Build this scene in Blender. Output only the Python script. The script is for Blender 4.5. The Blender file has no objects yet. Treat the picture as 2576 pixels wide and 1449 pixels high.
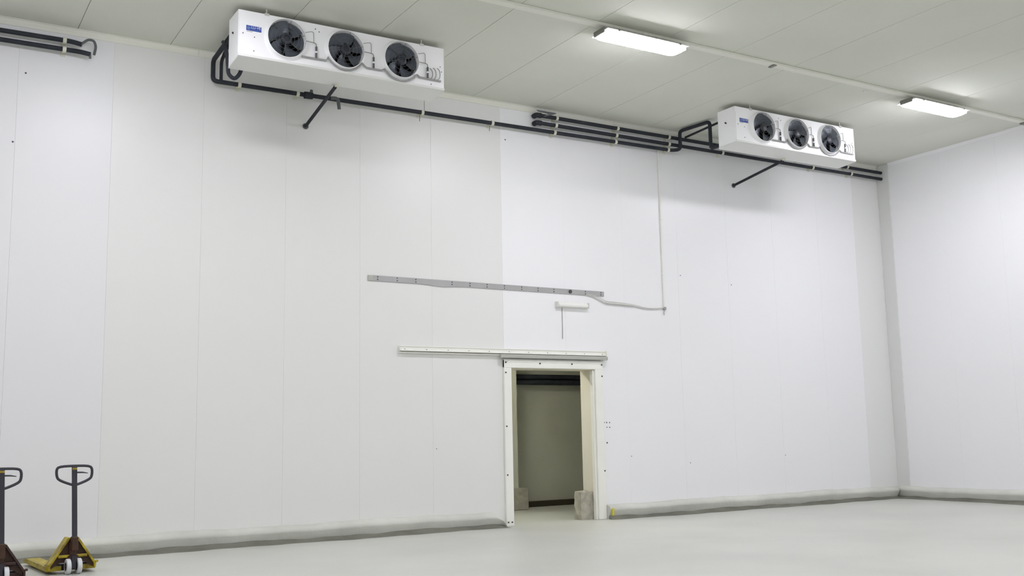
import bpy, math, random
from mathutils import Vector, Matrix, Euler
random.seed(7)
scene = bpy.context.scene
COL = scene.collection
PI = math.pi

# ------------------------------------------------------------------ camera
cam_d = bpy.data.cameras.new('camera')
cam_d.sensor_width = 36.0
cam_d.lens = 36.0 * 2585.9 / 2576.0
cam_d.clip_end = 200
cam = bpy.data.objects.new('camera', cam_d)
COL.objects.link(cam)
rt = Vector((0.8574537, -0.5142085, -0.01904664))
up = Vector((-0.05543807, -0.12911737, 0.99007844))
fw = Vector((0.51156601, 0.84789051, 0.13921889))
m3 = Matrix((rt, up, -fw)).transposed()
cam.matrix_world = Matrix.Translation((0, -13.983, 1.4315)) @ m3.to_4x4()
scene.camera = cam

# ------------------------------------------------------------------ world, exposure
w = bpy.data.worlds.new('world')
scene.world = w
w.use_nodes = True
w.node_tree.nodes['Background'].inputs[0].default_value = (0.6, 0.62, 0.65, 1)
w.node_tree.nodes['Background'].inputs[1].default_value = 0.02
scene.view_settings.view_transform = 'Standard'
scene.view_settings.look = 'None'
scene.view_settings.exposure = 1.65
scene.view_settings.gamma = 1.0
scene.view_settings.use_curve_mapping = False
scene.cycles.use_denoising = True
scene.cycles.adaptive_threshold = 0.02
scene.cycles.use_light_tree = False
scene.cycles.max_bounces = 8
scene.cycles.diffuse_bounces = 7
scene.cycles.glossy_bounces = 2
scene.cycles.transmission_bounces = 0
scene.cycles.caustics_reflective = False
scene.cycles.sample_clamp_indirect = 6.0
LAMP_STRENGTH = 24.0
PASSAGE_STRENGTH = 55.0

# ------------------------------------------------------------------ materials
def lin(c):
    c = c / 255.0
    return c / 12.92 if c <= 0.04045 else ((c + 0.055) / 1.055) ** 2.4
def rgb(r, g, b):
    return (lin(r), lin(g), lin(b), 1.0)
MATS = {}
def mat(name, col, rough=0.5, metal=0.0, var=0.0, scale=3.0, bump=0.0, bscale=40.0, spec=0.5,
        emit=None, strength=0.0, stretch=(1, 1, 1), col2=None):
    m = bpy.data.materials.new(name)
    m.use_nodes = True
    nt = m.node_tree
    b = nt.nodes['Principled BSDF']
    b.inputs['Base Color'].default_value = col
    b.inputs['Roughness'].default_value = rough
    b.inputs['Metallic'].default_value = metal
    b.inputs['Specular IOR Level'].default_value = spec
    if emit:
        b.inputs['Emission Color'].default_value = emit
        b.inputs['Emission Strength'].default_value = strength
    if var > 0 or bump > 0:
        tc = nt.nodes.new('ShaderNodeTexCoord')
        mp = nt.nodes.new('ShaderNodeMapping')
        mp.inputs['Scale'].default_value = stretch
        nt.links.new(tc.outputs['Object'], mp.inputs['Vector'])
    if var > 0:
        n = nt.nodes.new('ShaderNodeTexNoise')
        n.inputs['Scale'].default_value = scale
        n.inputs['Detail'].default_value = 6
        nt.links.new(mp.outputs['Vector'], n.inputs['Vector'])
        r = nt.nodes.new('ShaderNodeValToRGB')
        r.color_ramp.elements[0].position = 0.36
        r.color_ramp.elements[1].position = 0.64
        c2 = col2 if col2 else tuple(x * (1 - var) for x in col[:3]) + (1,)
        r.color_ramp.elements[0].color = c2
        r.color_ramp.elements[1].color = col
        nt.links.new(n.outputs['Fac'], r.inputs['Fac'])
        nt.links.new(r.outputs['Color'], b.inputs['Base Color'])
    if bump > 0:
        n2 = nt.nodes.new('ShaderNodeTexNoise')
        n2.inputs['Scale'].default_value = bscale
        n2.inputs['Detail'].default_value = 4
        nt.links.new(mp.outputs['Vector'], n2.inputs['Vector'])
        bp = nt.nodes.new('ShaderNodeBump')
        bp.inputs['Strength'].default_value = bump
        bp.inputs['Distance'].default_value = 0.02
        nt.links.new(n2.outputs['Fac'], bp.inputs['Height'])
        nt.links.new(bp.outputs['Normal'], b.inputs['Normal'])
    MATS[name] = m
    return m

mat('panel_white', rgb(236, 236, 238), 0.34, spec=0.45)
mat('panel_aged', rgb(226, 226, 224), 0.36, spec=0.45)
mat('panel_cool', rgb(227, 227, 229), 0.36, spec=0.45)
mat('panel_grey', rgb(228, 228, 227), 0.38, spec=0.45)
mat('panel_joint', rgb(208, 208, 205), 0.8)
mat('ceiling_panel', rgb(216, 218, 208), 0.75, var=0.06, scale=0.5, spec=0.08)
mat('ceiling_joint', rgb(150, 152, 142), 0.8)
mat('concrete_floor', rgb(199, 200, 193), 0.42, var=0.09, scale=0.55, bump=0.06, bscale=9, spec=0.4)
mat('curb_concrete', rgb(212, 213, 205), 0.85, var=0.14, scale=1.4, bump=0.5, bscale=7, spec=0.2)
mat('foot_band_dark', rgb(128, 128, 118), 0.9, var=0.25, scale=2.2, bump=0.5, bscale=10, spec=0.2)  # darker grey of the band along the kerb foot
mat('trim_cream', rgb(225, 225, 215), 0.45)
mat('corner_flashing', rgb(216, 217, 215), 0.45)
mat('frame_white', rgb(238, 238, 231), 0.4, var=0.03, scale=2)
mat('reveal', rgb(226, 222, 208), 0.5)
mat('passage_wall', rgb(204, 205, 190), 0.6, var=0.06, scale=1.2)
mat('passage_dark', rgb(58, 54, 34), 0.8)
mat('screw_dark', rgb(70, 70, 70), 0.5, 0.3)
mat('rail_metal', rgb(236, 236, 229), 0.4)
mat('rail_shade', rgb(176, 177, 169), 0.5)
mat('strip_metal', rgb(172, 172, 172), 0.5, 0.25, var=0.08, scale=3)
mat('pipe_foam', rgb(52, 55, 62), 0.75, var=0.25, scale=6, spec=0.25)
mat('pipe_grey', rgb(92, 96, 98), 0.6)
mat('clip_cream', rgb(214, 214, 198), 0.5)
mat('casing_white', rgb(245, 245, 247), 0.3, spec=0.5)
mat('tray_white', rgb(224, 225, 222), 0.4)
mat('ring_metal', rgb(214, 214, 208), 0.28, 0.35)
mat('coil_dark', rgb(40, 42, 40), 0.6, 0.2, var=0.35, scale=14)
mat('blade_dark', rgb(74, 80, 90), 0.35, 0.2)
mat('hub_dark', rgb(44, 48, 58), 0.4, 0.2)
mat('wire_dark', rgb(96, 96, 96), 0.4, 0.4)
mat('duct_grey', rgb(158, 158, 158), 0.5, 0.2)
mat('cable_grey', rgb(140, 140, 138), 0.5)
mat('cable_white', rgb(205, 205, 200), 0.5)
mat('sticker_blue', rgb(44, 72, 158), 0.4)
mat('sticker_white', rgb(235, 238, 245), 0.4)
mat('sticker_pale', rgb(120, 145, 200), 0.4)
mat('lamp_housing', rgb(222, 222, 218), 0.45)
mat('lamp_clip', rgb(130, 130, 125), 0.4, 0.5)
mat('lamp_diffuser', rgb(245, 245, 245), 0.4, emit=(0.985, 0.975, 1.05, 1), strength=LAMP_STRENGTH)
mat('passage_diffuser', rgb(245, 240, 225), 0.4, emit=(1.0, 0.96, 0.84, 1), strength=PASSAGE_STRENGTH)
mat('lamp_off', rgb(238, 238, 234), 0.35)
mat('truck_black', rgb(50, 50, 58), 0.45, 0.1)
mat('truck_yellow', rgb(188, 170, 22), 0.45, var=0.35, scale=9, col2=rgb(128, 106, 22))
mat('truck_brown', rgb(72, 44, 24), 0.6, var=0.4, scale=8)
mat('truck_maroon', rgb(64, 38, 36), 0.55, var=0.4, scale=8)
mat('wheel_white', rgb(210, 212, 215), 0.5)
mat('block_concrete', rgb(176, 172, 158), 0.9, var=0.2, scale=9, bump=0.6, bscale=16, spec=0.2)
mat('tape_yellow', rgb(205, 190, 40), 0.6)
mat('hole_black', rgb(26, 26, 26), 0.8)

# ------------------------------------------------------------------ mesh helpers
class MB:
    def __init__(self):
        self.v = []; self.f = []
    def add(self, vs, fs):
        o = len(self.v)
        self.v += [tuple(x) for x in vs]
        self.f += [tuple(i + o for i in q) for q in fs]
        return self
    def box(self, x0, x1, y0, y1, z0, z1):
        vs = [(x, y, z) for z in (z0, z1) for y in (y0, y1) for x in (x0, x1)]
        return self.add(vs, [(0, 2, 3, 1), (4, 5, 7, 6), (0, 1, 5, 4), (2, 6, 7, 3), (0, 4, 6, 2), (1, 3, 7, 5)])
    def cbox(self, x0, x1, y0, y1, z0, z1, c):
        """box with every edge chamfered by c"""
        vs = []; X = (x0, x1); Y = (y0, y1); Z = (z0, z1); s = (1, -1)
        idx = {}
        for i in (0, 1):
            for j in (0, 1):
                for k in (0, 1):
                    a = (X[i], Y[j] + s[j] * c, Z[k] + s[k] * c)
                    b = (X[i] + s[i] * c, Y[j], Z[k] + s[k] * c)
                    d = (X[i] + s[i] * c, Y[j] + s[j] * c, Z[k])
                    idx[i, j, k] = len(vs); vs += [a, b, d]
        fs = []
        g = lambda i, j, k, n: idx[i, j, k] + n
        for i in (0, 1):
            fs.append((g(i, 0, 0, 0), g(i, 1, 0, 0), g(i, 1, 1, 0), g(i, 0, 1, 0)))
            fs.append((g(0, i, 0, 1), g(1, i, 0, 1), g(1, i, 1, 1), g(0, i, 1, 1)))
            fs.append((g(0, 0, i, 2), g(1, 0, i, 2), g(1, 1, i, 2), g(0, 1, i, 2)))
        for i in (0, 1):
            for j in (0, 1):
                fs.append((g(i, j, 0, 0), g(i, j, 1, 0), g(i, j, 1, 1), g(i, j, 0, 1)))
                fs.append((g(i, 0, j, 0), g(i, 1, j, 0), g(i, 1, j, 2), g(i, 0, j, 2)))
                fs.append((g(0, i, j, 1), g(1, i, j, 1), g(1, i, j, 2), g(0, i, j, 2)))
                for k in (0, 1):
                    fs.append((g(i, j, k, 0), g(i, j, k, 1), g(i, j, k, 2)))
        return self.add(vs, fs)
    def prism(self, poly, axis, a0, a1):
        """poly: 2D points; axis: the extrusion axis, the other two in order"""
        n = len(poly)
        def p(q, a):
            if axis == 'y': return (q[0], a, q[1])
            if axis == 'x': return (a, q[0], q[1])
            return (q[0], q[1], a)
        vs = [p(q, a0) for q in poly] + [p(q, a1) for q in poly]
        fs = [tuple(range(n)), tuple(range(2 * n - 1, n - 1, -1))]
        fs += [(i, (i + 1) % n, n + (i + 1) % n, n + i) for i in range(n)]
        return self.add(vs, fs)
    def tube(self, path, r, seg=10, cap=True, closed=False):
        P = [Vector(p) for p in path]
        n = len(P)
        rings = []
        prev = None
        for i in range(n):
            if closed:
                t = (P[(i + 1) % n] - P[i - 1])
            else:
                t = P[min(i + 1, n - 1)] - P[max(i - 1, 0)]
            t.normalize()
            if prev is None:
                a = Vector((0, 0, 1)) if abs(t.z) < 0.9 else Vector((1, 0, 0))
                u = t.cross(a).normalized()
            else:
                u = (prev - t * prev.dot(t)).normalized()
            prev = u
            v = t.cross(u)
            rr = r[i] if isinstance(r, (list, tuple)) else r
            rings.append([P[i] + (u * math.cos(2 * PI * k / seg) + v * math.sin(2 * PI * k / seg)) * rr for k in range(seg)])
        vs = [q for g in rings for q in g]
        fs = []
        for i in range(n if closed else n - 1):
            j = (i + 1) % n
            for k in range(seg):
                l = (k + 1) % seg
                fs.append((i * seg + k, i * seg + l, j * seg + l, j * seg + k))
        if cap and not closed:
            fs.append(tuple(range(seg - 1, -1, -1)))
            fs.append(tuple((n - 1) * seg + k for k in range(seg)))
        return self.add(vs, fs)
    def lathe(self, prof, axis='y', seg=32, center=(0, 0, 0), closed=False):
        """prof: (radius, distance along the axis)"""
        vs = []; cx, cy, cz = center
        for (r, h) in prof:
            for k in range(seg):
                a = 2 * PI * k / seg
                c, s = r * math.cos(a), r * math.sin(a)
                if axis == 'y': vs.append((cx + c, cy + h, cz + s))
                elif axis == 'x': vs.append((cx + h, cy + c, cz + s))
                else: vs.append((cx + c, cy + s, cz + h))
        fs = []
        n = len(prof)
        for i in range(n if closed else n - 1):
            j = (i + 1) % n
            for k in range(seg):
                l = (k + 1) % seg
                fs.append((i * seg + k, i * seg + l, j * seg + l, j * seg + k))
        return self.add(vs, fs)
    def cyl(self, c, r, h, axis='y', seg=16):
        self.lathe([(1e-4, 0), (r, 0), (r, h), (1e-4, h)], axis, seg, c)
        return self
    def mesh(self, name, m, smooth=False, angle=35):
        me = bpy.data.meshes.new(name)
        me.from_pydata(self.v, [], self.f)
        me.materials.append(MATS[m])
        me.validate()
        import bmesh
        bm = bmesh.new(); bm.from_mesh(me)
        bmesh.ops.recalc_face_normals(bm, faces=bm.faces)
        bm.to_mesh(me); bm.free()
        if smooth:
            for p in me.polygons: p.use_smooth = True
            try: me.set_sharp_from_angle(angle=math.radians(angle))
            except Exception: pass
        return me
    def build(self, name, m, parent=None, loc=(0, 0, 0), smooth=False, angle=35):
        return link(name, self.mesh(name, m, smooth, angle), parent, loc)

def link(name, me, parent=None, loc=(0, 0, 0), rot=None):
    o = bpy.data.objects.new(name, me)
    COL.objects.link(o)
    o.location = loc
    if rot: o.rotation_euler = rot
    if parent: o.parent = parent
    return o
def empty(name, loc=(0, 0, 0), rz=0.0):
    o = bpy.data.objects.new(name, None)
    COL.objects.link(o)
    o.location = loc; o.rotation_euler = (0, 0, rz)
    o.empty_display_size = 0.1
    return o
def tag(o, label=None, cat=None, group=None, kind=None):
    if label: o['label'] = label
    if cat: o['category'] = cat
    if group: o['group'] = group
    if kind: o['kind'] = kind
    return o
def copy_tree(o, parent=None):
    c = o.copy(); COL.objects.link(c); c.parent = parent
    for ch in list(o.children): copy_tree(ch, c)
    return c
def fillet(path, rad=0.06, n=5):
    P = [Vector(p) for p in path]
    out = [P[0]]
    for i in range(1, len(P) - 1):
        a = (P[i - 1] - P[i]); b = (P[i + 1] - P[i])
        d = min(rad, a.length * 0.45, b.length * 0.45)
        s = P[i] + a.normalized() * d; e = P[i] + b.normalized() * d
        for k in range(n + 1):
            t = k / n
            out.append(s * (1 - t) ** 2 + P[i] * 2 * t * (1 - t) + e * t * t)
    out.append(P[-1])
    return out
def text_mesh(body, size, m, extrude=0.0005):
    cu = bpy.data.curves.new('lettering', 'FONT')
    cu.body = body; cu.size = size; cu.extrude = extrude
    cu.align_x = 'CENTER'; cu.align_y = 'CENTER'
    o = bpy.data.objects.new('lettering', cu)
    COL.objects.link(o)
    bpy.context.view_layer.update()
    me = bpy.data.meshes.new_from_object(o.evaluated_get(bpy.context.evaluated_depsgraph_get()))
    bpy.data.objects.remove(o); bpy.data.curves.remove(cu)
    me.materials.clear(); me.materials.append(MATS[m])
    return me

# ------------------------------------------------------------------ room shell
H = 6.786            # ceiling height
XL, XR = -9.0, 17.385
YF = -24.0           # wall behind the camera
DX0, DX1, DZ1 = 8.36, 10.0, 2.45      # doorway
WT = 0.38            # wall thickness

floor = tag(MB().box(XL - 0.3, XR + 0.3, YF - 0.3, 5.0, -0.2, 0.0).build('floor', 'concrete_floor'), kind='structure')

# back wall: core with the doorway left open, then one sheet panel per bay
wb = MB()
wb.box(XL - 0.3, DX0, 0.034, WT, 0, H + 0.1)
wb.box(DX1, XR + 0.3, 0.034, WT, 0, H + 0.1)
wb.box(DX0, DX1, 0.034, WT, DZ1, H + 0.1)
wall_back = tag(wb.build('wall_back', 'panel_joint'), kind='structure')
seams = [XL]
x = 1.154
left = []
while x > XL + 0.4:
    left.append(x); x -= 1.17
seams += left[::-1] + [2.30, 3.494, 4.68, 5.82, 7.003, 8.262, 9.45, 10.677, 11.894, 13.087, 14.268, 15.50, 16.58, XR]
g = 0.0005
def panel_box(x0, x1, z0, z1, y0=0.0, y1=0.03):
    return MB().cbox(x0 + g, x1 - g, y0, y1, z0, z1, 0.001)
for i in range(len(seams) - 1):
    a, b = seams[i], seams[i + 1]
    tone = 'panel_white' if a > 8.2 else 'panel_aged'
    if a > 16.5: tone = 'panel_grey'
    if a < 2.0: tone = 'panel_cool'
    if b > DX0 and a < DX1:
        if a < DX0:
            poly = [(a + g, 0.0), (DX0, 0.0), (DX0, DZ1), (b - g, DZ1), (b - g, H), (a + g, H)]
        else:
            poly = [(a + g, DZ1), (DX1, DZ1), (DX1, 0.0), (b - g, 0.0), (b - g, H), (a + g, H)]
        m = MB().prism(poly, 'y', 0.0, 0.03)
    else:
        m = panel_box(a, b, 0.0, H)
    m.build('wall_panel', tone, wall_back)
# anchor holes and rivets in the wall beside the door and near the top left
for (x, z, r) in [(10.175, 1.567, .011), (10.225, 1.566, .011), (10.285, 1.565, .010), (10.228, 1.488, .009), (10.284, 1.487, .010),
                  (10.222, 1.233, .013), (1.24, 6.10, .012), (1.13, 5.18, .012), (7.06, 1.21, .007), (8.36, 6.17, .011),
                  (11.95, 4.15, .009), (13.16, 4.05, .009), (14.3, 0.92, .008), (12.0, 0.85, .008), (10.72, 1.0, .008)]:
    MB().cyl((x, -0.003, z), r, 0.006, 'y', 10).build('anchor_hole', 'screw_dark', wall_back)

# right wall
wall_right = tag(MB().box(XR + 0.03, XR + 0.3, YF - 0.3, 0.4, 0, H + 0.1).build('wall_right', 'panel_joint'), kind='structure')
ys = [0.0, -0.29]
while ys[-1] > YF + 1.3: ys.append(ys[-1] - 1.2)
ys.append(YF)
for i in range(1, len(ys) - 1):
    a, b = ys[i + 1], ys[i]
    MB().cbox(XR, XR + 0.028, a + g, b - g, 0, H, 0.001).build('wall_panel', 'panel_white', wall_right)
tag(MB().cbox(XR - 0.012, XR + 0.028, -0.29, -0.001, 0.0, H, 0.004).build('trim_1', 'corner_flashing'),
    'vertical grey corner flashing where the two white walls meet', kind='structure')
# walls outside the picture
for nm, args in (('wall_left', (XL - 0.3, XL, YF - 0.3, 0.4, 0, H + 0.1)), ('wall_front', (XL - 0.3, XR + 0.3, YF - 0.3, YF, 0, H + 0.1))):
    tag(MB().box(*args).build(nm, 'panel_white'), kind='structure')

# ceiling: slab plus one panel per bay, the bays running towards the back wall
ceiling = tag(MB().box(XL - 0.3, XR + 0.3, YF - 0.3, WT, H + 0.03, H + 0.25).build('ceiling', 'ceiling_joint'), kind='structure')
cs = [4.188, 5.351, 6.54, 7.73, 8.921, 10.109, 11.318, 12.559, 13.743, 14.947, 16.15, XR]
x = 4.188 - 1.18
pre = []
while x > XL + 0.3: pre.append(x); x -= 1.18
cs = [XL] + pre[::-1] + cs
gc = 0.003
for a, b in zip(cs[:-1], cs[1:]):
    MB().cbox(a + gc, b - gc, YF, 0.0, H, H + 0.03, 0.002).build('ceiling_panel', 'ceiling_panel', ceiling)

# edge trims under the ceiling
def trim_profile_x(name, x0, x1, label):
    m = MB()
    poly = [(-0.001, H - 0.085), (-0.012, H - 0.085), (-0.016, H - 0.05), (-0.035, H - 0.012), (-0.06, H - 0.004), (-0.06, H - 0.0005), (-0.001, H - 0.0005)]
    m.prism(poly, 'x', x0, x1)
    return tag(m.build(name, 'trim_cream'), label, kind='structure')
xs = [XL + 0.05, -2.6, 0.4, 3.4, 6.4, 9.22, 10.57, 13.57, 16.57, 17.36]
tr = None
for i in range(len(xs) - 1):
    m = MB()
    poly = [(-0.001, H - 0.085), (-0.012, H - 0.085), (-0.016, H - 0.05), (-0.035, H - 0.012), (-0.06, H - 0.004), (-0.06, H - 0.0005), (-0.001, H - 0.0005)]
    m.prism(poly, 'x', xs[i] + 0.002, xs[i + 1] - 0.002)
    if tr is None:
        tr = tag(m.build('trim_2', 'trim_cream'), 'cream edge trim along the top of the back wall', kind='structure')
    else:
        m.build('trim_piece', 'trim_cream', tr)
m = MB()
m.prism([(XR - 0.002, H - 0.06), (XR - 0.012, H - 0.06), (XR - 0.03, H - 0.012), (XR - 0.045, H - 0.0005), (XR - 0.002, H - 0.0005)], 'y', YF + 0.1, -0.3)
tag(m.build('trim_3', 'panel_white'), 'narrow white edge trim along the top of the right wall', kind='structure')

# concrete kerbs (hand finished) with an added strip for the dark band at the foot
def wob(t, seed, amp):
    return amp * (math.sin(t * 2.1 + seed) * 0.5 + math.sin(t * 5.3 + seed * 2.7) * 0.3 + math.sin(t * 11.9 + seed * 1.3) * 0.2)
def kerb(name, along, t0, t1, label, round_end=False, hscale=1.0, n=160):
    m = MB(); rings = []
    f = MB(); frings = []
    for i in range(n + 1):
        t = t0 + (t1 - t0) * i / n
        h = 0.235 * hscale + wob(t, 1.0, 0.014)
        if round_end:
            e = max(0.0, min(1.0, (t1 - t) / 0.32))
            h *= math.sqrt(max(0.0, 1 - (1 - e) ** 2)) * 0.96 + 0.04
        d = 0.135 + wob(t, 4.0, 0.012)
        prof = [(-0.0005, 0.0), (-0.0005, h), (-0.03, h - 0.004), (-d * 0.8, h * 0.9), (-d, h * 0.72), (-d * 0.98, h * 0.6), (-d * 0.62, h * 0.22), (-d * 0.55, 0.0)]
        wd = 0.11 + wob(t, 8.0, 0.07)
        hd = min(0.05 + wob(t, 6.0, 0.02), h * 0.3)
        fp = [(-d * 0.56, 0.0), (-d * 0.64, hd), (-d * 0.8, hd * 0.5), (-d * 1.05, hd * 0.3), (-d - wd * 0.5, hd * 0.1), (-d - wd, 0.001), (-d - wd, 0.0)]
        def P(q):
            return (t, q[0], q[1]) if along == 'x' else (XR + q[0], t, q[1])
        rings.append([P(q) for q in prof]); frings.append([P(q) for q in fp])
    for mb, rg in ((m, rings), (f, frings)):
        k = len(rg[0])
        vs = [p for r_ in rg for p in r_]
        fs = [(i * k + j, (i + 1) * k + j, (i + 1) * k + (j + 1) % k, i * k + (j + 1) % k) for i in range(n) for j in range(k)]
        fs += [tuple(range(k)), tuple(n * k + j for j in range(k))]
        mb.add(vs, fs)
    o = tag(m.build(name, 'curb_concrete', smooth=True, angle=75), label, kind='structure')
    f.build('foot_band', 'foot_band_dark', o, smooth=True, angle=75)
    return o
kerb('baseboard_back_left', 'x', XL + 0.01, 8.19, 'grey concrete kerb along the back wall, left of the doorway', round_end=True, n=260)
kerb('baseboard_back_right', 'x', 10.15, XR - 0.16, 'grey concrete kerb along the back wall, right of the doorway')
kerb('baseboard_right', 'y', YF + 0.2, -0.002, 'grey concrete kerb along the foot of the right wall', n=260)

# passage behind the doorway
PH = 3.3
tag(MB().box(4.0, 16.0, 3.29, 3.5, 0, PH).build('wall_passage_back', 'passage_wall'), kind='structure')
pl = tag(MB().box(4.2, 10.17, 2.78, 3.288, 0, PH).build('wall_passage_pier', 'passage_wall'), kind='structure')
tag(MB().box(4.0, 4.2, WT, 3.3, 0, PH).build('wall_passage_left', 'passage_wall'), kind='structure')
tag(MB().box(15.8, 16.0, WT, 3.3, 0, PH).build('wall_passage_right', 'passage_wall'), kind='structure')
tag(MB().box(4.0, 16.0, WT, 3.5, PH, PH + 0.2).build('ceiling_passage', 'passage_wall'), kind='structure')
tag(MB().cbox(10.31, 15.79, 3.18, 3.289, 0, 0.105, 0.01).build('baseboard_passage', 'passage_dark'), 'dark skirting at the foot of the passage wall seen through the doorway', kind='structure')
tag(MB().cbox(9.2, 10.30, 2.62, 2.779, 0, 0.40, 0.015).build('baseboard_passage_pier', 'block_concrete'), 'low concrete plinth at the pier foot inside the passage', kind='structure')

# doorway: frame, lining, screws
door = MB()
fd = 0.05
door.cbox(8.235, DX0 + 0.012, -fd, -0.0005, 0.0, 2.575, 0.008)
door1 = tag(door.build('door_1', 'frame_white'), 'white frame of the open doorway leading to the dim passage', kind='structure')
MB().cbox(DX1 - 0.012, 10.145, -fd, -0.0005, 0.0, 2.575, 0.008).build('frame_post', 'frame_white', door1)
MB().cbox(8.235, 10.145, -fd - 0.004, -0.0005, DZ1 - 0.008, 2.582, 0.008).build('frame_head', 'frame_white', door1)
MB().cbox(8.30, 10.11, -fd - 0.012, -fd - 0.002, 2.535, 2.56, 0.004).build('head_bead', 'frame_white', door1)
MB().box(DX0, DX0 + 0.012, 0.0, WT + 0.01, 0.0, DZ1).build('reveal_lining', 'reveal', door1)
MB().box(DX1 - 0.012, DX1, 0.0, WT + 0.01, 0.0, DZ1).build('reveal_lining', 'reveal', door1)
MB().box(DX0 + 0.012, DX1 - 0.012, 0.0, WT + 0.01, DZ1 - 0.012, DZ1).build('reveal_lining', 'reveal', door1)
MB().cbox(DX1 - 0.05, DX1 - 0.013, -0.02, 0.06, 0.0, DZ1 - 0.013, 0.006).build('seal_strip', 'frame_white', door1)
scr = MB().cyl((0, 0, 0), 0.013, 0.008, 'y', 10).mesh('frame_screw', 'screw_dark')
for (x, z) in [(8.262, 2.37), (8.262, 1.53), (8.262, 0.78), (8.262, 0.06), (8.33, 0.06), (8.262, 2.53), (8.9, 2.52), (9.52, 2.52), (10.118, 2.52), (10.122, 2.33), (10.122, 0.78)]:
    link('frame_screw', scr, door1, (x, -fd - 0.012 if z > 2.45 else -fd - 0.006, z))

# ------------------------------------------------------------------ sliding door rail and canopy
rail = empty('door_rail', (6.443, 0, 2.66))
tag(rail, 'long pale metal sliding-door rail running left from the doorway top', 'rail')
def rl(mb, name, m, smooth=False):      # world coordinates -> child of the rail
    mb.v = [(a - 6.443, b, c - 2.66) for a, b, c in mb.v]
    return mb.build(name, m, rail, smooth=smooth)
rl(MB().prism([(-0.001, 2.668), (-0.075, 2.668), (-0.075, 2.676), (-0.05, 2.69), (-0.05, 2.725), (-0.062, 2.735), (-0.062, 2.745), (-0.001, 2.745)], 'x', 6.443, 10.2), 'rail_profile', 'rail_metal')
rl(MB().prism([(-0.001, 2.64), (-0.055, 2.64), (-0.055, 2.652), (-0.012, 2.655), (-0.012, 2.667), (-0.001, 2.667)], 'x', 6.443, 10.2), 'rail_flange', 'rail_metal')
rl(MB().cbox(8.15, 10.215, -0.105, -0.0565, 2.598, 2.655, 0.004), 'head_channel', 'rail_shade')
rl(MB().cbox(10.2, 10.212, -0.105, -0.001, 2.60, 2.75, 0.003), 'end_plate', 'rail_metal')
for i in range(11):
    x = 6.52 + i * 0.362
    rl(MB().cyl((x, -0.056, 2.695), 0.007, 0.008, 'y', 8), 'rail_bolt', 'lamp_clip')

# ------------------------------------------------------------------ grey perforated strip, bolts in pairs
st = empty('metal_strip', (5.945, 0, 3.74))
tag(st, 'long grey metal strip with paired bolts on the white wall above the door rail', 'metal strip')
def sl(mb, name, m):
    mb.v = [(a - 5.945, b, c - 3.74) for a, b, c in mb.v]
    return mb.build(name, m, st)
pts_t = []; pts_b = []
for i in range(61):
    x = 6.02 + (10.243 - 6.02) * i / 60
    zc = 3.743 - 0.02 * (x - 6.02) / 4.2
    bul = 0.022 * math.exp(-((x - 7.18) / 0.22) ** 2)
    pts_t.append((x, zc + 0.041)); pts_b.append((x, zc - 0.041 - bul))
sl(MB().prism(pts_t + pts_b[::-1], 'y', -0.016, -0.0005), 'strip_plate', 'strip_metal')
sl(MB().cbox(5.945, 6.02, -0.02, -0.0005, 3.70, 3.782, 0.003), 'end_piece', 'rail_shade')
bolt = MB().cyl((0, 0, 0), 0.009, 0.008, 'y', 8).mesh('bolt', 'screw_dark')
for x in (6.098, 6.415, 6.725, 7.344, 7.66, 7.968, 8.285, 8.609, 8.92, 9.229, 9.858, 10.177):
    zc = 3.743 - 0.02 * (x - 6.02) / 4.2
    for dz in (-0.019, 0.019):
        link('bolt', bolt, st, (x - 5.945, -0.022, zc + dz - 3.74))
sl(MB().cyl((9.552, -0.03, 3.727), 0.03, 0.02, 'y', 14), 'cable_gland', 'screw_dark')

# small batten lamp (off) over the door, its flex
bl = empty('batten_lamp', (9.57, 0, 3.50))
tag(bl, 'small white batten lamp on the wall between grey strip and door rail', 'lamp')
MB().cbox(-0.31, 0.31, -0.05, -0.0005, -0.042, 0.042, 0.006).build('housing', 'frame_white', bl)
MB().prism([(-0.051, -0.034), (-0.082, -0.03), (-0.09, -0.005), (-0.075, 0.02), (-0.051, 0.026)], 'x', -0.29, 0.29).build('diffuser', 'lamp_off', bl)
for sx in (-1, 1):
    MB().cbox(sx * 0.31 - 0.008, sx * 0.31 + 0.008, -0.092, -0.0005, -0.046, 0.046, 0.003).build('end_cap', 'lamp_housing', bl)
fl = tag(MB().tube([(9.388, -0.006, 3.455), (9.389, -0.006, 3.2), (9.386, -0.006, 2.935)], 0.005, 6).build('flex_cable', 'cable_grey'), 'thin grey cable hanging straight down below the small batten lamp', 'cable')

# cables from strip to conduit
cpath = [(9.86, -0.02, 3.69), (10.01, -0.02, 3.672), (10.13, -0.02, 3.615), (10.253, -0.02, 3.570), (10.546, -0.02, 3.561), (10.844, -0.02, 3.557), (11.057, -0.02, 3.515), (11.276, -0.02, 3.512), (11.543, -0.02, 3.542)]
cb = empty('wall_cable', (10.9, 0, 3.54)); tag(cb, 'pale sagging cable between the grey strip and the vertical conduit', 'cable')
def cl(mb, name, m, smooth=True):
    mb.v = [(a - 10.9, b, c - 3.54) for a, b, c in mb.v]
    return mb.build(name, m, cb, smooth=smooth)
cl(MB().tube(fillet(cpath, 0.1, 4), 0.008, 6), 'cable_run', 'cable_white')
cl(MB().tube(fillet([(p[0] + 0.03, p[1] - 0.006, p[2] + (0.03 if 10.1 < p[0] < 10.8 else 0.012)) for p in cpath], 0.1, 4), 0.006, 6), 'cable_run', 'cable_white')
cl(MB().tube([(10.25, -0.028, 3.575), (10.55, -0.028, 3.566), (10.84, -0.028, 3.556)], 0.016, 8), 'cable_sleeve', 'cable_white')

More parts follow.
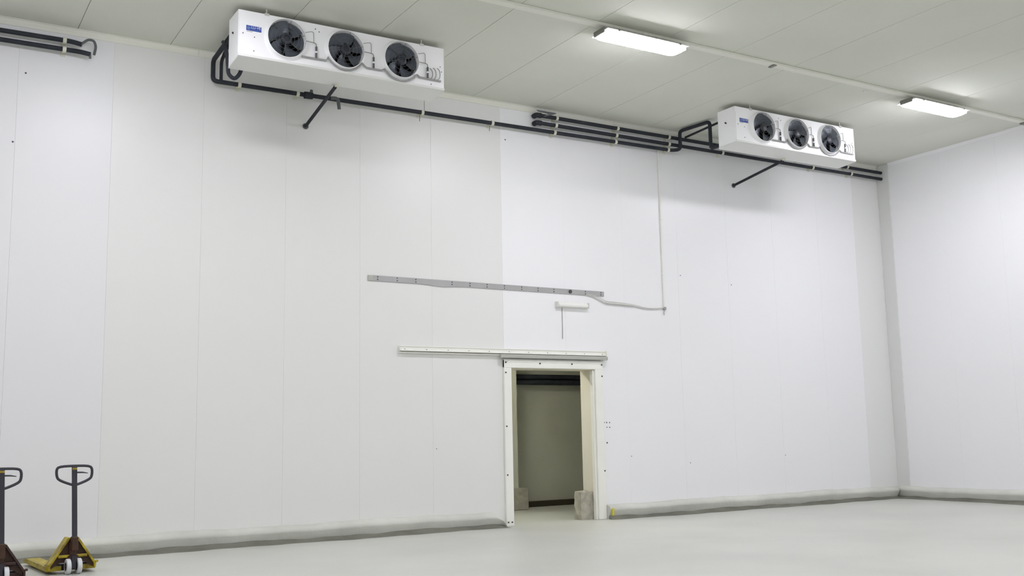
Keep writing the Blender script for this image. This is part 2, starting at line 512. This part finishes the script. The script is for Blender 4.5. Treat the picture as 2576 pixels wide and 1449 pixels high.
# vertical conduit
cd = empty('conduit', (11.54, 0, 3.54)); tag(cd, 'thin white vertical conduit down the back wall right of the door', 'conduit')
MB().tube([(0, -0.016, 0.0), (0, -0.016, 2.9)], 0.016, 8).build('conduit_tube', 'frame_white', cd, smooth=True)
MB().cbox(-0.02, 0.03, -0.04, -0.0005, -0.03, 0.02, 0.004).build('end_box', 'duct_grey', cd)
MB().tube([(0.0, -0.02, -0.03), (-0.02, -0.022, -0.08), (-0.01, -0.02, -0.12)], 0.006, 6).build('wire_tail', 'cable_grey', cd)
for z in (0.6, 1.6, 2.5):
    MB().cbox(-0.024, 0.024, -0.036, -0.0005, z - 0.012, z + 0.012, 0.003).build('saddle', 'frame_white', cd)

# ------------------------------------------------------------------ ceiling lamps on trunking
TY = -3.47
def trunking(y, label, cat='trunking'):
    t = empty('cable_trunking', (XL + 0.1, y, H))
    tag(t, label, cat)
    segs = [XL + 0.1]
    while segs[-1] < XR - 3.2: segs.append(segs[-1] + 2.9)
    segs.append(XR - 0.14)
    for a, b in zip(segs[:-1], segs[1:]):
        MB().cbox(a - segs[0] + 0.003, b - segs[0] - 0.003, -0.055, 0.055, -0.042, -0.0005, 0.006).build('trunking_length', 'trim_cream', t)
    for a in segs[1:-1]:
        MB().cbox(a - segs[0] - 0.03, a - segs[0] + 0.03, -0.06, 0.06, -0.047, -0.0004, 0.004).build('joint_cover', 'trim_cream', t)
    return t
t1 = trunking(TY, 'cream cable trunking along the ceiling carrying the two lit lamps')
MB().cbox(10.93 - XL - 0.13, 10.93 - XL - 0.07, -0.06, 0.062, -0.058, -0.047, 0.003).build('hanger_clip', 'lamp_clip', t1)
MB().cbox(17.05 - XL - 0.1, 17.19 - XL - 0.1, -0.09, 0.05, -0.065, -0.0003, 0.006).build('end_box', 'lamp_clip', t1)
trunking(-10.4, 'cream cable trunking across the ceiling above the camera')
trunking(-17.4, 'cream cable trunking across the ceiling behind the camera')

def make_lamp():
    r = empty('ceiling_lamp', (0, 0, 0))
    L = 1.37
    MB().prism([(-0.07, 0.0), (0.07, 0.0), (0.15, -0.032), (0.192, -0.046), (0.192, -0.056), (0.184, -0.056), (0.180, -0.048), (-0.180, -0.048), (-0.184, -0.056), (-0.192, -0.056), (-0.192, -0.046), (-0.15, -0.032)], 'x', -L / 2, L / 2).build('housing', 'lamp_housing', r)
    pr = [(-0.178, -0.05), (-0.176, -0.066), (-0.155, -0.088), (-0.115, -0.104), (-0.05, -0.112), (0.05, -0.112), (0.115, -0.104), (0.155, -0.088), (0.176, -0.066), (0.178, -0.05)]
    n = len(pr); vs = []; fs = []
    st_ = [(-L / 2 + 0.02, 0.72), (-L / 2 + 0.05, 0.93), (-L / 2 + 0.09, 1.0), (0, 1.0), (L / 2 - 0.09, 1.0), (L / 2 - 0.05, 0.93), (L / 2 - 0.02, 0.72)]
    for (x, s) in st_:
        vs += [(x, p[0] * s, -0.0495 + (p[1] + 0.05) * s) for p in pr]
    for i in range(len(st_) - 1):
        fs += [(i * n + k, (i + 1) * n + k, (i + 1) * n + (k + 1) % n, i * n + (k + 1) % n) for k in range(n)]
    fs += [tuple(range(n)), tuple((len(st_) - 1) * n + k for k in range(n))]
    MB().add(vs, fs).build('diffuser', 'lamp_diffuser', r, smooth=True)
    for sx in (-1, 1):
        MB().cbox(sx * (L / 2 + 0.012) - 0.014, sx * (L / 2 + 0.012) + 0.014, -0.12, 0.12, -0.085, -0.012, 0.006).build('end_cap', 'lamp_clip', r)
        for sy in (-1, 1):
            MB().cbox(sx * 0.52 - 0.018, sx * 0.52 + 0.018, sy * 0.196 - 0.0035, sy * 0.196 + 0.0035, -0.07, -0.044, 0.003).build('clip', 'lamp_clip', r)
    MB().cbox(-0.4, -0.34, -0.03, 0.03, 0.0, 0.0302, 0.002).build('hanger', 'lamp_clip', r)
    MB().cbox(0.34, 0.4, -0.03, 0.03, 0.0, 0.0302, 0.002).build('hanger', 'lamp_clip', r)
    return r
lamp = make_lamp()
first = True
names = {14.62: 'lit fluorescent lamp on the ceiling trunking, the farther one by the right wall',
         8.47: 'lit fluorescent lamp on the ceiling trunking, the nearer and larger one',
         2.32: 'lit fluorescent lamp on the same trunking, above the left picture edge',
         -3.83: 'lit fluorescent lamp on the same trunking, far left beyond the picture'}
for y, row in ((TY, ''), (-10.4, ' of the row above the camera'), (-17.4, ' of the row behind the camera')):
    for n_, x in enumerate((14.62, 8.47, 2.32, -3.83)):
        o = lamp if first else copy_tree(lamp)
        first = False
        o.location = (x, y, H - 0.078)
        if row == '':
            tag(o, names[x], 'lamp', 'lamps on the ceiling trunking')
        else:
            tag(o, ('first', 'second', 'third', 'fourth')[n_] + ' lit lamp from the right wall' + row, 'lamp', 'lamps on the ceiling trunking')
cz = MB().lathe([(1e-4, -0.028), (0.022, -0.026), (0.034, -0.016), (0.045, -0.006), (0.045, -0.0005), (1e-4, -0.0005)], 'z', 18).build('ceiling_sensor', 'lamp_housing', None, (13.217, -3.25, H), True)
tag(cz, 'small round white sensor on the ceiling left of the farther lamp', 'sensor')
# passage lamp
plp = empty('passage_lamp', (8.5, 1.5, PH)); tag(plp, 'warm tube lamp on the passage ceiling left of the doorway', 'lamp')
MB().cbox(-0.6, 0.6, -0.06, 0.06, -0.05, -0.001, 0.006).build('housing', 'lamp_housing', plp)
MB().tube([(-0.58, 0, -0.075), (0.58, 0, -0.075)], 0.024, 10).build('tube', 'passage_diffuser', plp, smooth=True)

# ------------------------------------------------------------------ ceiling coolers
CL, CD, CH = 2.86, 0.41, 0.60
FX = (0.607, 1.404, 2.201); FZ = 0.315; FR = 0.246
def make_cooler():
    r = empty('ceiling_cooler', (0, 0, 0))
    # front panel with three round openings
    m = MB()
    hw = 0.3985
    for cx in FX:
        z0, z1 = 0.0, CH
        ang = [2 * PI * k / 40 for k in range(40)]
        ang += [math.atan2(zz - FZ, xx) % (2 * PI) for xx in (-hw, hw) for zz in (z0, z1)]
        ang = sorted(set(round(a, 6) for a in ang))
        inn, out = [], []
        for a in ang:
            c, s = math.cos(a), math.sin(a)
            t = min([hw / abs(c) if abs(c) > 1e-9 else 1e9, ((z1 - FZ) / s) if s > 1e-9 else 1e9, ((z0 - FZ) / s) if s < -1e-9 else 1e9])
            inn.append((cx + FR * c, 0.0, FZ + FR * s)); out.append((cx + t * c, 0.0, FZ + t * s))
        n = len(ang)
        m.add(inn + out, [(k, (k + 1) % n, n + (k + 1) % n, n + k) for k in range(n)])
    m.add([(0.012, 0, 0), (FX[0] - hw, 0, 0), (FX[0] - hw, 0, CH), (0.012, 0, CH)], [(0, 1, 2, 3)])
    m.add([(FX[2] + hw, 0, 0), (CL - 0.012, 0, 0), (CL - 0.012, 0, CH), (FX[2] + hw, 0, CH)], [(0, 1, 2, 3)])
    m.box(0.012, CL - 0.012, 0.0005, 0.012, CH - 0.012, CH)
    fp = m.build('front_panel', 'casing_white', r)
    MB().box(0.012, CL - 0.012, 0.013, CD, CH - 0.012, CH).build('top_panel', 'casing_white', r)
    MB().box(0.012, CL - 0.012, CD - 0.008, CD, 0.0, CH - 0.013).build('back_panel', 'casing_white', r)
    MB().box(0.02, CL - 0.02, 0.2, CD - 0.01, 0.005, CH - 0.014).build('coil', 'coil_dark', r)
    MB().box(0.02, CL - 0.02, 0.19, 0.199, 0.005, CH - 0.014).build('coil_face', 'coil_dark', r)
    tr_ = MB().prism([(-0.012, 0.028), (-0.012, 0.0), (0.02, -0.012), (CD + 0.004, -0.035), (CD + 0.004, -0.001), (-0.004, -0.001), (-0.004, 0.028)], 'x', 0.0, CL).build('drip_tray', 'tray_white', r)
    MB().cyl((1.43, CD - 0.06, -0.075), 0.03, 0.05, 'z', 12).build('drain_spigot', 'clip_cream', tr_)
    for sx, x0 in ((0, 0.0), (1, CL - 0.012)):
        e = MB().cbox(x0, x0 + 0.012, 0.0, CD, -0.0005, CH, 0.002).build('end_panel', 'casing_white', r)
        xx = -0.002 if sx == 0 else CL + 0.002
        MB().tube([(xx, 0.205, 0.355), (xx, 0.235, 0.375)], 0.012, 8).build('cable_hole', 'hole_black', e)
    # fans
    ring_me = MB().lathe([(0.285, -0.0005), (0.27, -0.006), (0.258, -0.022), (0.2525, -0.05), (0.2515, -0.058), (0.2475, -0.060), (0.2445, -0.055), (0.2425, -0.02), (0.234, 0.03), (0.2375, 0.03), (0.2455, -0.0003)], 'y', 48, closed=True).mesh('fan_ring', 'casing_white', True)
    # blade
    vs = []; nb = 6
    for k in range(nb + 1):
        rr = 0.06 + (0.232 - 0.06) * k / nb
        w2 = 0.36 + 0.14 * k / nb
        sw = 0.35 * (k / nb) ** 1.5
        for j in range(5):
            a = sw + (j / 4 - 0.5) * 2 * w2
            vs.append((rr * math.cos(a), -0.012 + 0.03 * (j / 4 - 0.5) * 2 * (1 - 0.35 * k / nb) + 0.01 * (j / 4 - 0.5) ** 2, rr * math.sin(a)))
    o = len(vs)
    vs += [(v[0], v[1] + 0.004, v[2]) for v in vs]
    fs = []
    for k in range(nb):
        for j in range(4):
            q = (k * 5 + j, k * 5 + j + 1, (k + 1) * 5 + j + 1, (k + 1) * 5 + j)
            fs += [q, tuple(i + o for i in q[::-1])]
    for k in range(nb):
        for j in (0, 4):
            fs.append((k * 5 + j, (k + 1) * 5 + j, (k + 1) * 5 + j + o, k * 5 + j + o))
    for j in range(4):
        for k in (0, nb):
            fs.append((k * 5 + j, k * 5 + j + 1, k * 5 + j + 1 + o, k * 5 + j + o))
    blade_me = MB().add(vs, fs).mesh('blade', 'blade_dark', True)
    hub_me = MB().lathe([(1e-4, -0.05), (0.05, -0.048), (0.072, -0.04), (0.078, -0.02), (0.078, 0.05), (1e-4, 0.05)], 'y', 24).mesh('hub', 'hub_dark', True)
    gm = MB()
    for rr in (0.05, 0.1, 0.15, 0.2, 0.246):
        gm.tube([(rr * math.cos(2 * PI * k / 28), -0.058, rr * math.sin(2 * PI * k / 28)) for k in range(28)], 0.0022, 4, closed=True)
    for k in range(6):
        a = 2 * PI * k / 6 + 0.3
        gm.tube([(0.05 * math.cos(a), -0.058, 0.05 * math.sin(a)), (0.24 * math.cos(a), -0.058, 0.24 * math.sin(a))], 0.003, 4)
    guard_me = gm.mesh('wire_guard', 'wire_dark')
    for q, cx in enumerate(FX):
        ring = link('fan_ring', ring_me, r, (cx, 0, FZ))
        link('hub', hub_me, ring)
        for k in range(6):
            link('blade', blade_me, ring, (0, 0, 0), (0, 2 * PI * k / 6 + 0.5 * q + 0.4, 0))
        link('wire_guard', guard_me, ring)
    # cable duct sagging round the fans
    path = [(0.815, 0.125), (1.14, 0.125)]
    for k in range(9):
        a = math.radians(-148 + 116 * k / 8)
        path.append((FX[1] + 0.283 * math.cos(a), FZ + 0.283 * math.sin(a) + 0.01))
    path += [(1.70, 0.125), (1.92, 0.125)]
    for k in range(9):
        a = math.radians(-146 + 112 * k / 8)
        path.append((FX[2] + 0.29 * math.cos(a), FZ + 0.29 * math.sin(a)))
    path += [(2.48, 0.125), (2.80, 0.118)]
    d = MB().tube([(p[0], -0.018, p[1]) for p in path], 0.013, 8).build('cable_duct', 'duct_grey', r, smooth=True)
    # vertical droppers and fan leads
    for cx in FX:
        x = cx + 0.40
        MB().tube([(x, -0.02, 0.13), (x, -0.02, 0.285)], 0.014, 8).build('lead_sleeve', 'wire_dark', r, smooth=True)
        MB().tube([(x, -0.02, 0.20), (x, -0.02, 0.222)], 0.017, 8).build('sleeve_band', 'sticker_white', r, smooth=True)
        MB().tube(fillet([(x, -0.02, 0.285), (x - 0.005, -0.025, 0.325), (x - 0.06, -0.04, 0.328), (cx + 0.25, -0.075, 0.315)], 0.03), 0.006, 6).build('fan_lead', 'cable_grey', r, smooth=True)
        MB().tube(fillet([(x - 0.03, -0.012, 0.335), (x - 0.035, -0.014, 0.47), (x - 0.06, -0.02, 0.478), (cx + 0.235, -0.07, 0.43)], 0.03), 0.004, 6).build('fan_lead', 'cable_grey', r, smooth=True)
    # looped cables at the right end
    for k, (x0, hh) in enumerate(((2.64, 0.15), (2.69, 0.16), (2.75, 0.165))):
        pts = []
        for j in range(11):
            a = PI * j / 10
            pts.append((x0 + 0.045 * math.sin(a) - 0.01, -0.02 - 0.004 * k, 0.125 + hh * (1 - math.cos(a)) / 2 - (0.0)))
        MB().tube(pts, 0.0055, 6).build('cable_loop', 'cable_grey', r, smooth=True)
    # hangers to the ceiling
    for x in (0.36, 2.52):
        MB().cbox(x - 0.03, x + 0.03, -0.012, 0.03, CH - 0.02, CH + 0.012, 0.003).build('hanger', 'ring_metal', r)
        MB().tube([(x, 0.012, CH + 0.012), (x, 0.012, CH + 0.0755)], 0.008, 8).build('hanger_rod', 'ring_metal', r)
    # screws
    for (x, z) in ((0.06, 0.30), (0.20, 0.09), (0.205, 0.27), (1.0, 0.53), (1.05, 0.50), (2.80, 0.33), (2.82, 0.26), (2.66, 0.06)):
        MB().cyl((x, -0.004, z), 0.007, 0.0035, 'y', 8).build('screw', 'screw_dark', r)
    # sticker
    s = MB().box(0.10, 0.292, -0.0022, -0.0004, 0.345, 0.412).build('sticker', 'sticker_blue', r)
    s['label'] = 'blue maker sticker with white lettering'
    tm = text_mesh('LU-VE', 0.047, 'sticker_white')
    link('lettering', tm, s, (0.222, -0.0032, 0.390), (PI / 2, 0, 0))
    MB().lathe([(0.019, -0.0036), (0.024, -0.0036)], 'y', 20, (0.130, 0, 0.378)).build('emblem', 'sticker_pale', s)
    MB().lathe([(0.004, -0.0036), (0.013, -0.0036)], 'y', 16, (0.130, 0, 0.378)).build('emblem', 'sticker_pale', s)
    MB().box(0.165, 0.282, -0.0036, -0.0024, 0.358, 0.362).build('print_line', 'sticker_pale', s)
    MB().box(0.105, 0.18, -0.0022, -0.0004, 0.330, 0.337).build('print_line', 'duct_grey', r)
    return r
c1 = make_cooler()
c2 = copy_tree(c1)
c1.location = (3.43, -1.85, 6.11)
c2.location = (11.68, -1.85, 6.11)
tag(c1, 'large white three-fan ceiling cooler, the nearer of two, upper left', 'cooler', 'three-fan ceiling coolers')
tag(c2, 'white three-fan ceiling cooler, the farther one near the right corner', 'cooler', 'three-fan ceiling coolers')

# ------------------------------------------------------------------ insulated pipes
PY = -0.12
PR = 0.032
clip_me = MB()
clip_me.lathe([(PR + 0.001, -0.022), (PR + 0.009, -0.022), (PR + 0.009, 0.022), (PR + 0.001, 0.022)], 'x', 14, closed=True)
clip_me.box(-0.02, 0.02, PR + 0.006, -PY - 0.008, -0.012, 0.012)
clip_me.box(-0.03, 0.03, -PY - 0.008, -PY - 0.0005, -0.06, 0.045)
clip_me = clip_me.mesh('pipe_clip', 'clip_cream', True)
def pipe(name, label, paths, clips=(), base=None, cat='pipe'):
    base = base or paths[0][0]
    r = empty(name, base); tag(r, label, cat)
    for it in paths:
        nm, pts, rad, m = it[1] if isinstance(it[1], tuple) and isinstance(it[1][0], str) else ('pipe_run', it[1], PR, 'pipe_foam')
        P = [(p[0] - base[0], p[1] - base[1], p[2] - base[2]) for p in pts]
        MB().tube(fillet(P, 0.07), rad, 12).build(nm, m, r, smooth=True)
    for c in clips:
        link('pipe_clip', clip_me, r, (c[0] - base[0], PY - base[1], c[1] - base[2]))
    return r
def run(base, *items):
    return [(base, it) for it in items]

# low pipe along the wall between the two coolers
b = (3.58, PY, 6.345)
z3 = lambda x: 6.345 + (x - 3.58) * (6.395 - 6.345) / 8.39
p3 = pipe('insulated_pipe', 'long single black insulated pipe on the wall linking both coolers', run(b,
    ('pipe_run', [(3.58, -1.42, 6.715), (3.58, PY, 6.64), (3.58, PY, 6.345), (11.76, PY, 6.395), (11.875, -0.235, 6.395), (11.875, -0.235, 6.735), (11.965, -0.93, 6.735), (11.965, -0.93, 6.25), (11.97, -1.43, 6.25)], PR, 'pipe_foam'),
    ('branch', [(3.69, PY - 0.01, 6.35), (3.69, PY - 0.01, 6.64), (3.64, -0.6, 6.68), (3.66, -1.42, 6.66)], 0.024, 'pipe_foam'),
    ('branch', [(12.06, PY - 0.05, 6.66), (12.06, -1.43, 6.715)], 0.02, 'pipe_foam'),
    ('hose_trap', [(3.62, -1.40, 6.16), (3.60, -1.36, 6.05), (3.55, -1.3, 5.99), (3.475, -1.28, 6.05), (3.468, -1.24, 6.30), (3.47, -1.1, 6.52), (3.53, -0.8, 6.66)], 0.026, 'pipe_foam'),
    ('stub', [(5.30, PY - 0.02, 6.36), (5.40, PY - 0.05, 6.36), (5.42, PY - 0.05, 6.20)], 0.026, 'pipe_grey'),
    ('valve', [(4.90, PY - 0.01, 6.345), (5.02, PY - 0.01, 6.35)], 0.052, 'pipe_foam'),
    ('valve', [(4.99, PY - 0.02, 6.33), (5.0, PY - 0.03, 6.43)], 0.022, 'pipe_grey'),
    ('hanger_wire', [(6.84, PY, 6.39), (6.84, PY, 6.72)], 0.004, 'cable_grey'),
    ('hanger_wire', [(6.76, PY, 6.33), (6.755, PY, 6.22)], 0.006, 'cable_grey'),
    ('hanger_wire', [(8.0, PY, 6.33), (7.998, PY, 6.235)], 0.006, 'cable_grey'),
    ), [(x, z3(x)) for x in (3.949, 4.80, 6.80, 8.05, 9.25, 10.513, 11.68)], b)
# two pipes right
for nm, z, lab, cl_ in (('upper', 6.635, 'upper black insulated pipe of the pair running right into the corner', [(9.3, 0), (10.567, 0), (11.712, 0), (15.0, 0), (16.35, 0)]),
                        ('lower', 6.505, 'lower black insulated pipe of the pair running right into the corner', [(9.28, 0), (10.535, 0), (11.705, 0), (12.98, 0), (15.35, 0), (16.45, 0)])):
    b = (8.9, PY, z)
    pp = pipe('insulated_pipe', lab, run(b,
        ('pipe_run', [(8.93, PY, z), (XR - 0.0135, PY, z - 0.01)], PR, 'pipe_foam'),
        ('end_elbow', [(8.90, -0.04, z), (8.90, PY, z), (8.99, PY, z)], 0.043, 'pipe_foam')),
        [(c[0], z) for c in cl_], b)
    for x in (9.22, 10.57) if nm == 'upper' else ():
        MB().tube([(x - 8.9, 0.055, 0.0), (x - 8.9, 0.055, 6.70 - z + 0.03)], 0.006, 6).build('hanger_wire', 'clip_cream', pp)
tag(MB().prism([(8.86, 6.695), (9.24, 6.695), (9.24, 6.68), (9.02, 6.60), (8.985, 6.60), (9.10, 6.665), (8.90, 6.67)], 'y', -0.20, -0.185).build('pipe_bracket', 'pipe_grey'),
    'grey angled bracket at the start of the paired pipes', 'bracket')
# left pair cut by the picture edge, joined by a grey loop
bu = (1.79, PY, 6.555)
pipe('insulated_pipe', 'upper black pipe of the short pair at the top left edge', run(bu,
    ('pipe_run', [(-4.0, PY, 6.545), (1.75, PY, 6.575), (1.87, PY - 0.03, 6.545)], 0.031, 'pipe_foam'),
    ('loop', [(1.86, PY - 0.03, 6.548), (1.95, PY - 0.01, 6.635), (2.02, PY - 0.01, 6.632), (2.047, PY - 0.01, 6.555), (2.028, PY - 0.01, 6.44)], 0.017, 'pipe_grey')),
    [(1.666, 6.574), (-0.5, 6.563)], bu)
bw = (1.92, PY, 6.43)
pipe('insulated_pipe', 'lower black pipe of the short pair at the top left edge', run(bw,
    ('pipe_run', [(-4.0, PY, 6.425), (1.86, PY, 6.455), (1.98, PY - 0.03, 6.43)], 0.031, 'pipe_foam'),
    ('stub', [(1.975, PY - 0.03, 6.435), (1.978, PY - 0.03, 6.375)], 0.015, 'pipe_grey')),
    [(1.666, 6.453), (-0.5, 6.443)], bw)
# drains from the trays to the wall
for (x0, y0, z0, x1, z1, lab) in ((4.84, -1.50, 6.035, 4.965, 5.918, 'dark drain pipe sloping from the nearer cooler back to the wall'),
                                  (13.10, -1.50, 6.035, 13.335, 5.943, 'dark drain pipe sloping from the farther cooler back to the wall')):
    b = (x1, 0.0, z1)
    o = pipe('drain_pipe', lab, run(b,
        ('pipe_run', [(x0, y0, z0), (x1, -0.001, z1)], 0.024, 'pipe_foam'),
        ('wall_flange', [(x1, -0.012, z1), (x1, -0.001, z1)], 0.045, 'pipe_grey')), (), b)

# ------------------------------------------------------------------ concrete block and tape at the doorway
bm = MB(); rnd = random.Random(3)
nx, ny, nz = 4, 4, 6
def bp(i, j, k):
    e = 0.010
    q = [9.72 + 0.245 * i / nx, 0.075 + 0.19 * j / ny, 0.46 * k / nz]
    rr = random.Random(i * 100 + j * 10 + k)
    edge = sum((i in (0, nx), j in (0, ny), k in (0, nz)))
    for a in range(3): q[a] += rr.uniform(-e, e) * (1 if k else (a != 2))
    if edge >= 2 and k == nz: q[2] -= 0.012
    return tuple(q)
vs = {}; L = []
def vi(i, j, k):
    if (i, j, k) not in vs:
        vs[i, j, k] = len(L); L.append(bp(i, j, k))
    return vs[i, j, k]
F = []
for j in range(ny):
    for k in range(nz):
        for i in (0, nx): F.append((vi(i, j, k), vi(i, j + 1, k), vi(i, j + 1, k + 1), vi(i, j, k + 1)))
for i in range(nx):
    for k in range(nz):
        for j in (0, ny): F.append((vi(i, j, k), vi(i + 1, j, k), vi(i + 1, j, k + 1), vi(i, j, k + 1)))
    for j in range(ny):
        for k in (0, nz): F.append((vi(i, j, k), vi(i + 1, j, k), vi(i + 1, j + 1, k), vi(i, j + 1, k)))
bm.add(L, F)
tag(bm.build('concrete_block', 'block_concrete'), 'rough grey concrete block standing inside the doorway at the right jamb', 'block')
tp = MB().prism([(10.165, 0.06), (10.205, 0.065), (10.21, 0.18), (10.17, 0.175)], 'y', -0.160, -0.1505)
tag(tp.build('yellow_tape', 'tape_yellow'), 'small yellow strip on the kerb right of the doorway', 'tape')

# dark pipes under the passage ceiling, seen through the doorway
pt = empty('pipe_rack', (9.6, 3.1, 2.40)); tag(pt, 'dark pipe rack high on the passage wall seen through the doorway', 'pipe rack')
for z, rr in ((0.0, 0.05), (0.105, 0.045)):
    MB().tube([(0.72, 0.0, z), (5.9, 0.0, z)], rr, 12).build('rack_pipe', 'pipe_foam', pt, smooth=True)
MB().cbox(0.72, 5.9, 0.07, 0.187, -0.05, 0.15, 0.005).build('rack_tray', 'pipe_grey', pt)

# ------------------------------------------------------------------ pallet trucks
def make_truck(yoke_m, plate_m):
    r = empty('pallet_truck', (0, 0, 0))
    K = 'truck_black'
    wm = MB().lathe([(0.018, -0.022), (0.078, -0.022), (0.083, -0.016), (0.083, 0.016), (0.078, 0.022), (0.018, 0.022)], 'x', 24, closed=True).mesh('steer_wheel', 'wheel_white', True)
    hm = MB().lathe([(1e-4, -0.024), (0.045, -0.024), (0.045, 0.024), (1e-4, 0.024)], 'x', 16).mesh('wheel_hub', K, True)
    for sx in (-1, 1):
        wv = link('steer_wheel', wm, r, (sx * 0.056, 0, 0.084))
        link('wheel_hub', hm, wv)
    MB().tube([(-0.085, 0, 0.084), (0.085, 0, 0.084)], 0.014, 8).build('axle', K, r, smooth=True)
    MB().cbox(-0.025, 0.025, -0.03, 0.05, 0.06, 0.20, 0.005).build('wheel_bracket', K, r)
    MB().lathe([(1e-4, 0.15), (0.06, 0.15), (0.06, 0.19), (0.042, 0.20), (0.042, 0.33), (0.03, 0.345), (0.03, 0.39), (1e-4, 0.39)], 'z', 18, (0, 0.045, 0)).build('pump', plate_m, r, smooth=True)
    # stem
    MB().cbox(-0.026, 0.026, -0.045, -0.008, 0.30, 1.155, 0.006).build('handle_stem', K, r)
    MB().cbox(-0.033, 0.033, -0.055, 0.03, 0.25, 0.40, 0.008).build('stem_foot', plate_m, r)
    MB().cbox(-0.024, 0.024, -0.05, -0.006, 1.118, 1.14, 0.003).build('stem_collar', 'truck_yellow', r)
    lp = [(0.0, 0.955), (0.03, 0.957), (0.165, 1.012), (0.183, 1.055), (0.186, 1.125), (0.160, 1.158), (0.0, 1.162), (-0.160, 1.158), (-0.186, 1.125), (-0.183, 1.055), (-0.165, 1.012), (-0.03, 0.957)]
    P = []
    n = len(lp)
    for i in range(n):
        a, b_, c = Vector(lp[i - 1]), Vector(lp[i]), Vector(lp[(i + 1) % n])
        for t in (0.15, 0.5, 0.85):
            s0 = (a + b_) / 2; s1 = (b_ + c) / 2
            q = s0 * (1 - t) ** 2 + b_ * 2 * t * (1 - t) + s1 * t * t
            P.append((q.x, -0.027, q.y))
    MB().tube(P, 0.0145, 10, closed=True).build('handle_loop', K, r, smooth=True)
    MB().tube([(0.02, -0.05, 1.09), (0.08, -0.052, 1.088), (0.135, -0.05, 1.078)], [0.009, 0.008, 0.004], 8).build('lever', K, r, smooth=True)
    # yoke and chassis
    for sx in (-1, 1):
        MB().prism([(sx * 0.03, 0.385), (sx * 0.056, 0.385), (sx * 0.245, 0.10), (sx * 0.245, 0.055), (sx * 0.228, 0.055), (sx * 0.226, 0.092)], 'y', 0.03, 0.20).build('yoke_side', yoke_m, r)
        MB().tube([(sx * 0.235, 0.02, 0.115), (sx * 0.262, 0.02, 0.118)], 0.013, 8).build('pivot_pin', yoke_m, r, smooth=True)
    MB().prism([(-0.05, 0.375), (0.05, 0.375), (0.222, 0.11), (0.222, 0.06), (0.12, 0.12), (-0.12, 0.12), (-0.222, 0.06), (-0.222, 0.11)], 'y', 0.07, 0.09).build('yoke_plate', plate_m, r)
    MB().cbox(-0.15, 0.15, 0.025, 0.06, 0.175, 0.205, 0.005).build('crossbar', yoke_m, r)
    MB().cbox(-0.24, 0.24, 0.15, 0.26, 0.03, 0.10, 0.006).build('chassis', K, r)
    for sx in (-1, 1):
        fo = MB()
        xa, xb = sx * 0.10, sx * 0.255
        x0, x1 = min(xa, xb), max(xa, xb)
        fo.prism([(0.10, 0.035), (0.10, 0.085), (0.30, 0.088), (1.18, 0.085), (1.27, 0.065), (1.28, 0.04), (1.18, 0.035)], 'x', x0, x1)
        fk = fo.build('fork', yoke_m, r)
        MB().cyl(((x0 + x1) / 2 - 0.03, 1.05, 0.034), 0.034, 0.06, 'x', 14).build('load_roller', K, fk, smooth=True)
    for o in r.children:                       # the worn handle leans a little
        if o.name.split('.')[0] in ('handle_stem', 'stem_collar', 'handle_loop', 'lever'):
            for v in o.data.vertices: v.co.x -= 0.034 * (v.co.z - 0.30) / 0.85
    return r
ta = make_truck('truck_yellow', 'truck_brown')
ta.location = (1.795, -1.66, 0.0); ta.rotation_euler = (0, 0, math.radians(5))
tag(ta, 'yellow pallet truck with black handle, whole, by the left wall stretch', 'pallet truck', 'pallet trucks')
tb = make_truck('truck_maroon', 'truck_brown')
tb.location = (1.05, -2.0, 0.0); tb.rotation_euler = (0, 0, math.radians(3))
tag(tb, 'dark brown pallet truck cut off by the left picture edge', 'pallet truck', 'pallet trucks')
